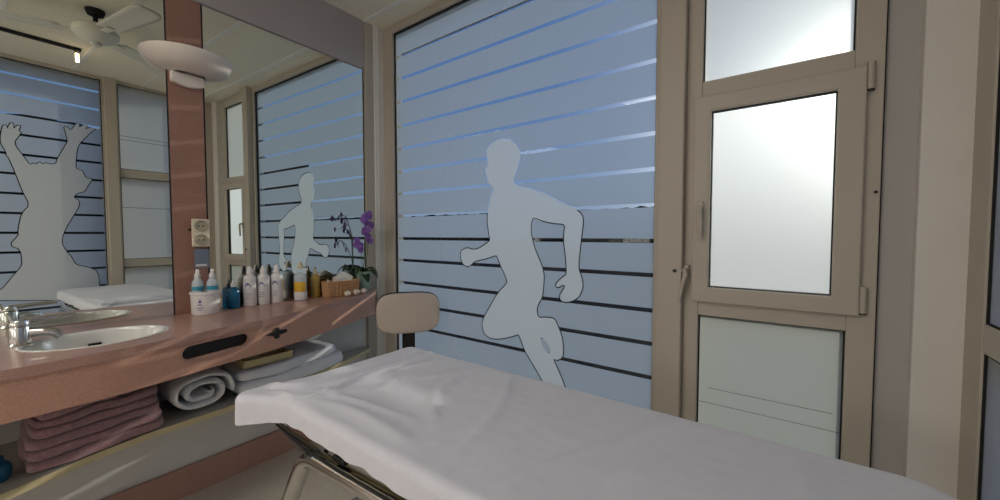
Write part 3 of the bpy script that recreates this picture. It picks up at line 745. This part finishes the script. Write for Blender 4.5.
# white towel rolled and flattened: a spiral seen from the front
t = thing('white_towel', 'thick white rolled towel beside the mauve stack', 'towel', W(.16, .5, SH))
TV, TZ, HA, HB = .545, SH+.078, .104, .071
spir = []
NSP = 110
for i in range(NSP):
    s = i/(NSP-1); a = -PI*.1 + 2*PI*2.1*s; r = 1 - .80*s
    spir.append((TV + HA*(abs(math.cos(a))**.8)*math.copysign(1, math.cos(a))*(r*.9+.1), TZ + HB*math.sin(a)*r))
thk = .0150
def roll(i, j):
    (v, z) = spir[i]; a = spir[max(i-1,0)]; b = spir[min(i+1,NSP-1)]
    d = Vector((b[0]-a[0], b[1]-a[1])).normalized(); nn_ = Vector((-d.y, d.x))
    k = j % 16; 
    prof = [(.03,.5),(.10,.5),(.17,.5),(.235,.5),(.262,.42),(.273,.2),(.275,0),(.273,-.2)]
    if j < 8: ww, q = prof[j]
    else: ww, q = [(.262,-.42),(.235,-.5),(.17,-.5),(.10,-.5),(.03,-.5),(.022,-.3),(.02,0),(.022,.3)][j-8]
    wv = .0035*noise.noise(Vector((v*30, z*30, ww*18)))
    return W(ww + .006*noise.noise(Vector((i*.25, 1, 2))), v + nn_.x*q*thk*1.25 + wv, max(SH+.0005, z + nn_.y*q*thk*1.25 + wv*.6))
MB().grid(NSP, 16, roll, wrap=True).build('rolled_cloth', M['terry'], t, smooth=True, angle=80)
# folded white linen further right
t = thing('linen_pile', 'large folded white sheet on the shelf behind the treatment table', 'linen', W(.15, .85, SH))
for k, (v0, v1, w1, z0, z1) in enumerate(((.668,1.20,.285,.008,.070),(.672,1.15,.280,.073,.118))):
    slab(MB(), w1/2+.012, (v0+v1)/2, SH+z0, SH+z1, w1/2-.01, (v1-v0)/2, lambda w, v, z: W(w*(1-.35*max(0, v-.85)/.4) , v, z), p=8, n=110, m=8, wob=.008, seed=60+k*4, sc=9).build('fold', M['bluish'], t, smooth=True)
t = thing('wooden_tray', 'small light wooden tray on the folded sheet under the counter', 'tray', W(.2, .79, SH+.125))
MB().box((.165,.69,SH+.1265),(.265,.89,SH+.1305),W).build('tray_base', M['board'], t)
for nm, a, b in (('tray_side',(.165,.69),(.171,.89)),('tray_side',(.259,.69),(.265,.89)),('tray_end',(.1715,.69),(.2585,.696)),('tray_end',(.1715,.884),(.2585,.89))):
    MB().box((a[0],a[1],SH+.131),(b[0],b[1],SH+.158),W).build(nm, M['board'], t, bevel=.0015)
# teal container at the left end of the shelf
c = W(.30, .045, SH); t = thing('teal_jar', 'rounded teal jar at the left end of the towel shelf', 'jar', c)
MB().lathe(c, [(0,0),(.026,0),(.034,.008),(.036,.024),(.034,.040),(.026,.050),(.020,.052),(0,.052)], 32).build('jar_body', M['teal'], t, smooth=True)
MB().lathe((c[0],c[1],c[2]+.0525), [(0,0),(.021,0),(.021,.012),(.018,.015),(0,.015)], 28).build('jar_lid', M['teal'], t, smooth=True)
# ------------------------------------------------------------------ treatment table
TX0, TX1, TY0, TY1, TT = -1.50, .335, .588, 1.260, .580
KT, LIFT = .7455, .2876
TR = lambda x, y, z: (x*KT, y*KT, z*KT+LIFT)      # table scaled about the camera position: top at 0.72 m, 0.50 m wide
t = thing('treatment_table', 'treatment table on chrome tube legs under a white sheet', 'table', ((TX0+TX1)/2*KT, (TY0+TY1)/2*KT, 0))
ZFL = -LIFT/KT                                       # the floor before that scaling
def rrect(x0, x1, y0, y1, rl, rr, n=10, step=.02):
    pts = []
    for cx, cy, r, a0 in ((x0+rl, y0+rl, rl, PI), (x1-rr, y0+rr, rr, 1.5*PI), (x1-rr, y1-rr, rr, 0), (x0+rl, y1-rl, rl, .5*PI)):
        for i in range(n+1):
            a = a0 + .5*PI*i/n; pts.append((cx + r*math.cos(a), cy + r*math.sin(a), math.cos(a), math.sin(a)))
    out = []
    for i in range(len(pts)):
        a = pts[i]; b = pts[(i+1) % len(pts)]
        out.append(a); d = math.hypot(b[0]-a[0], b[1]-a[1])
        m = int(d/step)
        for k in range(1, m):
            u = k/m; out.append(tuple(a[q]+(b[q]-a[q])*u for q in range(4)))
    return out
def slab_rr(x0, x1, y0, y1, z0, z1, rl, rr, e):
    P = rrect(x0, x1, y0, y1, rl, rr); n = len(P); mb = MB()
    rows = [(-e,z0)] + [(-e+e*math.sin(k*PI/8), z0+e-e*math.cos(k*PI/8)) for k in range(1,5)] + [(-e+e*math.cos(k*PI/8), z1-e+e*math.sin(k*PI/8)) for k in range(0,5)]
    mb.grid(len(rows), n, lambda i, j: (P[j][0]+P[j][2]*rows[i][0], P[j][1]+P[j][3]*rows[i][0], rows[i][1]), wrap=True)
    mb.f.append(tuple(range(n-1,-1,-1))); mb.f.append(tuple((len(rows)-1)*n+k for k in range(n)))
    return mb
slab_rr(TX0+.014, TX1-.014, TY0+.012, TY1-.012, .512, TT-.010, .06, .15, .024).map(TR).build('cushion', M['vinyl'], t, smooth=True)
slab_rr(TX0+.03, TX1-.03, TY0+.018, TY1-.03, .492, .5115, .03, .12, .004).map(TR).build('base_board', M['board'], t, smooth=True)
def bend(pts, r=.05, n=6):
    P = [Vector(p) for p in pts]; out = [P[0]]
    for i in range(1, len(P)-1):
        a = P[i] + (P[i-1]-P[i]).normalized()*r; b = P[i] + (P[i+1]-P[i]).normalized()*r
        for k in range(n+1):
            u = k/n; out.append(a*(1-u)**2 + P[i]*2*u*(1-u) + b*u*u)
    out.append(P[-1]); return out
for Y in (.600, 1.03):
    MB().tube(bend([(-1.70,Y,ZFL+.02),(-1.222,Y,.430),(-.80,Y,.452),(-.35,Y,.452),(.03,Y,.430),(.40,Y,ZFL+.02)], .07), .0275, 16).map(TR).build('leg_tube', M['chrome'], t, smooth=True)
    for x in (-1.70, .40):
        MB().lathe((x,Y,ZFL+.001), [(0,0),(.030,0),(.030,.02),(.024,.034),(0,.034)], 18).map(TR).build('rubber_foot', M['black'], t, smooth=True)
    for x in (-1.02, -.15):
        MB().box((x-.03, Y-.012, .476), (x+.03, Y+.012, .4915)).map(TR).build('clamp', M['black'], t, bevel=.003)
for x, z in ((-1.52,-.05), (.24,-.05)):
    MB().tube([(x,.605,z),(x,1.025,z)], .012, 12).map(TR).build('cross_tube', M['chrome'], t, smooth=True)
# lifting arm of the head section: flat steel bar under the cushion edge
MB().tube([(-1.46,.592,.482),(-1.20,.578,.466),(-1.00,.576,.470),(-.70,.578,.480)], .0045, 8).map(TR).build('side_rod', M['black'], t, smooth=True)
mb = MB(); 
pl = [(-1.475,.4880),(-1.25,.438),(-1.16,.446),(-1.10,.470),(-1.14,.482)]
mb.add([(x,.586,z) for x,z in pl]+[(x,.592,z) for x,z in pl], [(4,3,2,1,0),(5,6,7,8,9)]+[(k,(k+1)%5,5+(k+1)%5,5+k) for k in range(5)])
mb.map(TR).build('lifting_plate', M['steel'], t)
MB().tube([(-1.175,.572,.452),(-1.175,.600,.452)], .010, 12).map(TR).build('hinge_bolt', M['steel'], t, smooth=True)
MB().tube([(-1.19,.604,.40),(-1.16,.640,.45),(-1.10,.66,.485)], .008, 8).map(TR).build('strut', M['black'], t, smooth=True)

# white sheet: flat top with folds near the head end, rounded over the edge
RID = [
 ([(-1.514,.60),(-1.41,.645),(-1.373,.73),(-1.35,.938),(-1.35,1.064),(-1.341,1.23)], .020, .010),
 ([(-1.431,.600),(-1.31,.614),(-1.266,.698),(-1.289,.817),(-1.268,1.008),(-1.254,1.161)], .018, .009),
 ([(-1.267,.59),(-1.224,.74),(-1.171,.85),(-1.155,.918),(-1.08,1.051),(-1.04,1.2)], .016, .009),
 ([(-1.25,.64),(-1.094,.674),(-.937,.672),(-.80,.66)], .010, .024),
 ([(-1.396,.666),(-1.161,.716),(-.902,.752)], .010, .018),
 ([(-.52,.60),(-.45,.80),(-.36,1.0),(-.30,1.22)], .005, .009),
 ([(-.02,.60),(.02,.85),(.05,1.22)], .005, .010),
 ([(-1.02,1.10),(-.95,.90),(-.80,.76)], .007, .02),
 ([(-.85,1.20),(-.72,.95),(-.66,.70)], .006, .02),
]
def catm(P, n=8):
    P = [Vector(p) for p in P]; Q = []
    for i in range(len(P)-1):
        a=P[max(i-1,0)]; b=P[i]; c=P[i+1]; d=P[min(i+2,len(P)-1)]
        for k in range(n):
            u=k/n; Q.append(.5*((2*b)+(c-a)*u+(2*a-5*b+4*c-d)*u*u+(3*b-a-3*c+d)*u**3))
    return Q+[P[-1]]
RIDC = [(catm(p), h, w) for p, h, w in RID]
def fold(x, y):
    z = 0
    p = Vector((x, y))
    for pts, h, w in RIDC:
        if not (min(q.x for q in pts)-4*w < x < max(q.x for q in pts)+4*w and min(q.y for q in pts)-4*w < y < max(q.y for q in pts)+4*w): continue
        best = 9; bi = 0
        for i in range(len(pts)-1):
            a, b = pts[i], pts[i+1]; d = b-a
            u = max(0, min(1, (p-a).dot(d)/d.length_squared)); dd = (p-a-d*u).length
            if dd < best: best = dd; bi = i+u
        e = min(1, bi/6+.35, (len(pts)-1-bi)/8+.25)
        z += h*e*math.exp(-(best/w)**2)
    z += .0025*noise.noise(Vector((x*5, y*7, 2))) + .0012*noise.noise(Vector((x*16, y*22, 7)))
    return z + .001
ER = .028
P = rrect(TX0+ER-.003, TX1-ER+.003, TY0+ER-.003, TY1-ER+.003, .02, .115, step=.011)
NPER = len(P); yc = (TY0+TY1)/2; hwid = (TY1-TY0)/2 - ER
NI = 42
inner = [i/NI for i in range(NI)]
outer_d = [k*ER*PI/2/6 for k in range(1, 7)] + [ER*PI/2 + k*.007 for k in range(1, 8)]
def sheet_pt(i, j):
    bx, by, nx, ny = P[j]
    ln = math.hypot(nx, ny); nx /= ln; ny /= ln
    c0 = math.exp(-((bx-TX0)**2 + (by-TY0)**2)/.10**2)
    bx -= .055*c0; by -= .105*c0
    if i < NI:
        sx = max(TX0+hwid*.9, min(TX1-hwid*.9, bx)); s = inner[i]
        x = sx+(bx-sx)*s; y = yc+(by-yc)*s
        return (x, y, TT + fold(x, y))
    if i == NI:
        return (bx, by, TT + fold(bx, by))
    d = outer_d[i-NI-1]
    hem = 1 + .22*noise.noise(Vector((bx*5, by*5, 1))) + .1*noise.noise(Vector((bx*17, by*17, 4)))
    cw = c0        # loose corner at the head end
    cf = math.exp(-((bx-TX0)**2 + (by-TY1)**2)/.10**2)
    if d <= ER*PI/2: a = d/ER; o, dr = ER*math.sin(a), ER*(1-math.cos(a))
    else: o, dr = ER + .003*math.sin(bx*60+by*45)*(d-ER*PI/2)/.06, ER + (d-ER*PI/2)*hem
    dr += max(0, d-ER*PI/2)*cw*.7
    o += cf*d*.3
    zf = fold(bx, by)*max(0, 1-d/(ER*1.6))
    return (bx + nx*o, by + ny*o, TT + zf - dr)
s = MB().grid(NI+1+len(outer_d), NPER, sheet_pt, wrap=True).map(TR).build('bed_sheet', M['sheet'], None, smooth=True, angle=180)
tag(s, 'creased white sheet spread over the treatment table', 'sheet')

# ------------------------------------------------------------------ task chair between table and window
CP = Vector((-1.653, 1.375, 0)); fd = Vector((.79,-.61,0)).normalized(); sd_ = Vector((-fd.y, fd.x, 0))
def CH(a, b, z): q = CP + sd_*a + fd*b; return (q.x, q.y, z)      # a sideways, b towards the viewer
SP = .155
t = thing('task_chair', 'beige task chair standing between the runner window and the table', 'chair', CH(0, SP, 0))
slab(MB(), 0, 0, .0, .034, .166, .108, lambda x, y, z: CH(x, .012+z-.35*x*x+.0*y, .710+y), p=3.6, n=80, m=10).build('backrest', M['beigeup'], t, smooth=True)
slab(MB(), 0, 0, -.016, -.001, .169, .111, lambda x, y, z: CH(x, .012+z-.35*x*x, .710+y), p=3.6, n=80, m=8).build('backrest_shell', M['black'], t, smooth=True)
MB().tube([CH(0,-.012,.70),CH(0,-.012,.55),CH(0,-.008,.46),CH(0,.03,.405),CH(0,.12,.395)], .013, 12).build('back_bar', M['black'], t, smooth=True)
MB().box((-.034,-.013,.47),(.034,.000,.64), lambda x, y, z: CH(x, y, z)).build('bar_cover', M['black'], t, bevel=.004)
slab(MB(), 0, 0, .405, .462, .165, .150, lambda x, y, z: CH(x, SP+.01+y, z), p=3.2, n=72, m=10).build('seat', M['beigeup'], t, smooth=True)
c = CH(0, SP, 0)
MB().tube([(c[0],c[1],.10),(c[0],c[1],.28)], .024, 16).tube([(c[0],c[1],.28),(c[0],c[1],.403)], .014, 14).build('gas_column', M['black'], t, smooth=True)
for k in range(5):
    a = 2*PI*k/5 + .25; dx, dy = math.cos(a), math.sin(a)
    lg = MB().tube([(c[0]+dx*.018,c[1]+dy*.018,.115),(c[0]+dx*.10,c[1]+dy*.10,.100),(c[0]+dx*.180,c[1]+dy*.180,.070)], [.017,.014,.011], 10).build('base_leg', M['black'], t, smooth=True)
    q = (c[0]+dx*.180, c[1]+dy*.180)
    MB().tube([(q[0]-dy*.011,q[1]+dx*.011,.0255),(q[0]+dy*.011,q[1]-dx*.011,.0255)], .025, 18).tube([(q[0],q[1],.045),(q[0],q[1],.075)], .006, 8).build('caster', M['black'], lg, smooth=True)

# ------------------------------------------------------------------ ceiling fan (seen in the left mirror)
FX, FY, FZ = -.925, .491, 2.275
t = thing('ceiling_fan', 'cream three-bladed ceiling fan, seen in the left mirror', 'fan', (FX, FY, FZ))
MB().lathe((FX,FY,FZ), [(0,-.050),(.035,-.048),(.075,-.030),(.098,-.005),(.098,.020),(.080,.040),(.035,.052),(0,.054)], 40).build('motor_housing', M['fan'], t, smooth=True)
MB().lathe((FX,FY,FZ), [(.0,-.0505),(.024,-.0505),(.024,-.062),(.016,-.068),(0,-.069)], 24).build('lower_cap', M['fan'], t, smooth=True)
MB().tube([(FX,FY,FZ+.054),(FX,FY,ZC-.030)], .011, 14).build('down_rod', M['dark'], t, smooth=True)
MB().lathe((FX,FY,ZC-.0005), [(0,0),(.042,0),(.042,-.010),(.034,-.030),(.014,-.036),(0,-.036)], 32).build('ceiling_canopy', M['dark'], t, smooth=True)
for k in range(3):
    a = math.radians(50 + 120*k); ca, sa = math.cos(a), math.sin(a)
    def bp_(r, q, z, ca=ca, sa=sa): return (FX + ca*r - sa*q, FY + sa*r + ca*q, FZ + z)
    def bl(i, j):
        s = i/15; r = .135 + .435*s
        w = (.050 + .018*s) * (1 if i < 14 else (.86 if i == 14 else .62))
        q = (j/6*2-1)*w
        return bp_(r, q, .004 + q*.06 + .004*(1-(j/3-1)**2))
    o = MB().grid(16, 7, bl).build('blade', M['fan'], t, smooth=True)
    so_ = o.modifiers.new('sol', 'SOLIDIFY'); so_.thickness = .006
    MB().box((.088,-.018,-.006),(.17,.018,.0), bp_).build('blade_bracket', M['fan'], o, bevel=.002)

# ------------------------------------------------------------------ halogen on its ceiling track
LX, LY = -.185, .535
t = thing('ceiling_spotlight', 'small glowing halogen lamp on a dark ceiling track, seen in mirror', 'lamp', (LX, LY, ZC-.1))
MB().box((LX-.010, -.70, ZC-.022), (LX+.010, LY+.02, ZC-.0005)).build('track', M['black'], t, bevel=.002)
MB().tube([(LX,LY,ZC-.022),(LX,LY,ZC-.040)], .013, 14).build('lamp_holder', M['steel'], t, smooth=True)
MB().tube([(LX,LY,ZC-.0405),(LX,LY,ZC-.095)], .009, 14).build('lamp_capsule', M['lampglow'], t, smooth=True)

# added ceiling fill, unseen behind the camera, to brighten the room
def lum(x, y, label):
    t = thing('ceiling_light', label, 'lamp', (x, y, ZC-.06), None)
    ring(MB(), x-.31, x+.31, y-.31, y+.31, .02, .02, .02, .02, ZC-.055, ZC-.0005, lambda a, b, c: (a, c, b)).build('housing', M['frame2'], t)
    MB().add([(x-.29,y-.29,ZC-.05),(x+.29,y-.29,ZC-.05),(x+.29,y+.29,ZC-.05),(x-.29,y+.29,ZC-.05)], [(0,3,2,1)]).build('diffuser', M['tubeglow'], t)
lum(-1.0, -.75, 'square ceiling light behind the viewer, nearer the window')
lum(-1.0, -1.75, 'square ceiling light behind the viewer, nearer the back wall')
def wall_lamp(x, label):  # added fill on the unseen back wall, brightens the space under the counter
    t = thing('wall_lamp', label, 'lamp', (x, YB+.01, 1.2))
    MB().box((x-.20, YB+.0005, 1.0), (x+.20, YB+.03, 1.5)).build('back_plate', M['frame2'], t, bevel=.004)
    MB().box((x-.18, YB+.0305, 1.02), (x+.18, YB+.08, 1.48)).build('shade', M['shadeglow'], t, bevel=.01)
wall_lamp(-1.75, 'wall lamp on the back wall, nearer the mirrors')
wall_lamp(-.45, 'wall lamp on the back wall, nearer the right-hand windows')

# ------------------------------------------------------------------ daylight
E_SUN = math.radians(14.5); AZ = math.radians(13.9)      # azimuth from +Y towards +X
SD = Vector((math.sin(AZ)*math.cos(E_SUN), math.cos(AZ)*math.cos(E_SUN), math.sin(E_SUN)))
ld = bpy.data.lights.new('sun', 'SUN'); ld.energy = SUN; ld.angle = math.radians(.6); ld.color = (1, .93, .84)
lo = bpy.data.objects.new('sun', ld); COL.objects.link(lo); lo.rotation_euler = SD.to_track_quat('Z', 'Y').to_euler(); lo.location = SD*20

wd = bpy.data.worlds.new('sky'); SC.world = wd; wd.use_nodes = True
n, l = wd.node_tree.nodes, wd.node_tree.links
bg = n['Background']
tc = n.new('ShaderNodeTexCoord')
sep = n.new('ShaderNodeSeparateXYZ'); l.new(tc.outputs['Generated'], sep.inputs[0])
cr = n.new('ShaderNodeValToRGB'); l.new(sep.outputs['Z'], cr.inputs[0])
e = cr.color_ramp.elements
e[0].position = 0; e[0].color = (.34, .42, .58, 1)
e[1].position = 1; e[1].color = (.09, .18, .46, 1)
x = e.new(.12); x.color = (.24, .36, .62, 1)
x = e.new(.35); x.color = (.12, .23, .52, 1)
dot = n.new('ShaderNodeVectorMath'); dot.operation = 'DOT_PRODUCT'; l.new(tc.outputs['Generated'], dot.inputs[0]); dot.inputs[1].default_value = SD
mx = n.new('ShaderNodeMath'); mx.operation = 'MAXIMUM'; l.new(dot.outputs['Value'], mx.inputs[0]); mx.inputs[1].default_value = 0
pw = n.new('ShaderNodeMath'); pw.operation = 'POWER'; l.new(mx.outputs[0], pw.inputs[0]); pw.inputs[1].default_value = GLOWP
gl = n.new('ShaderNodeVectorMath'); gl.operation = 'SCALE'; gl.inputs[0].default_value = (1.0, .95, .88); 
ml = n.new('ShaderNodeMath'); ml.operation = 'MULTIPLY'; l.new(pw.outputs[0], ml.inputs[0]); ml.inputs[1].default_value = GLOW
l.new(ml.outputs[0], gl.inputs['Scale'])
ad = n.new('ShaderNodeVectorMath'); ad.operation = 'ADD'; l.new(cr.outputs[0], ad.inputs[0]); l.new(gl.outputs[0], ad.inputs[1])
l.new(ad.outputs[0], bg.inputs['Color']); bg.inputs['Strength'].default_value = SKY

# ------------------------------------------------------------------ camera and view
cd = bpy.data.cameras.new('camera'); cam = bpy.data.objects.new('camera', cd); COL.objects.link(cam)
F = 388.0; psi = math.atan2(291, F); pit = math.atan2(15.5, F)
cd.sensor_width = 36; cd.lens = 36*F/1000; cd.clip_start = .02; cd.clip_end = 500
fw = Vector((-math.sin(psi)*math.cos(pit), math.cos(psi)*math.cos(pit), -math.sin(pit)))
cam.rotation_euler = fw.to_track_quat('-Z', 'Y').to_euler(); cam.location = (0, 0, 1.13)
SC.camera = cam
SC.view_settings.view_transform = 'Standard'; SC.view_settings.look = 'None'
SC.view_settings.gamma = 1; SC.view_settings.exposure = EXPO; SC.view_settings.use_curve_mapping = False
cy = SC.cycles
cy.use_denoising = True; cy.max_bounces = 10; cy.diffuse_bounces = 5; cy.glossy_bounces = 5; cy.transmission_bounces = 8; cy.transparent_max_bounces = 12
cy.caustics_reflective = False; cy.caustics_refractive = False; cy.sample_clamp_indirect = 6
bpy.context.view_layer.update()
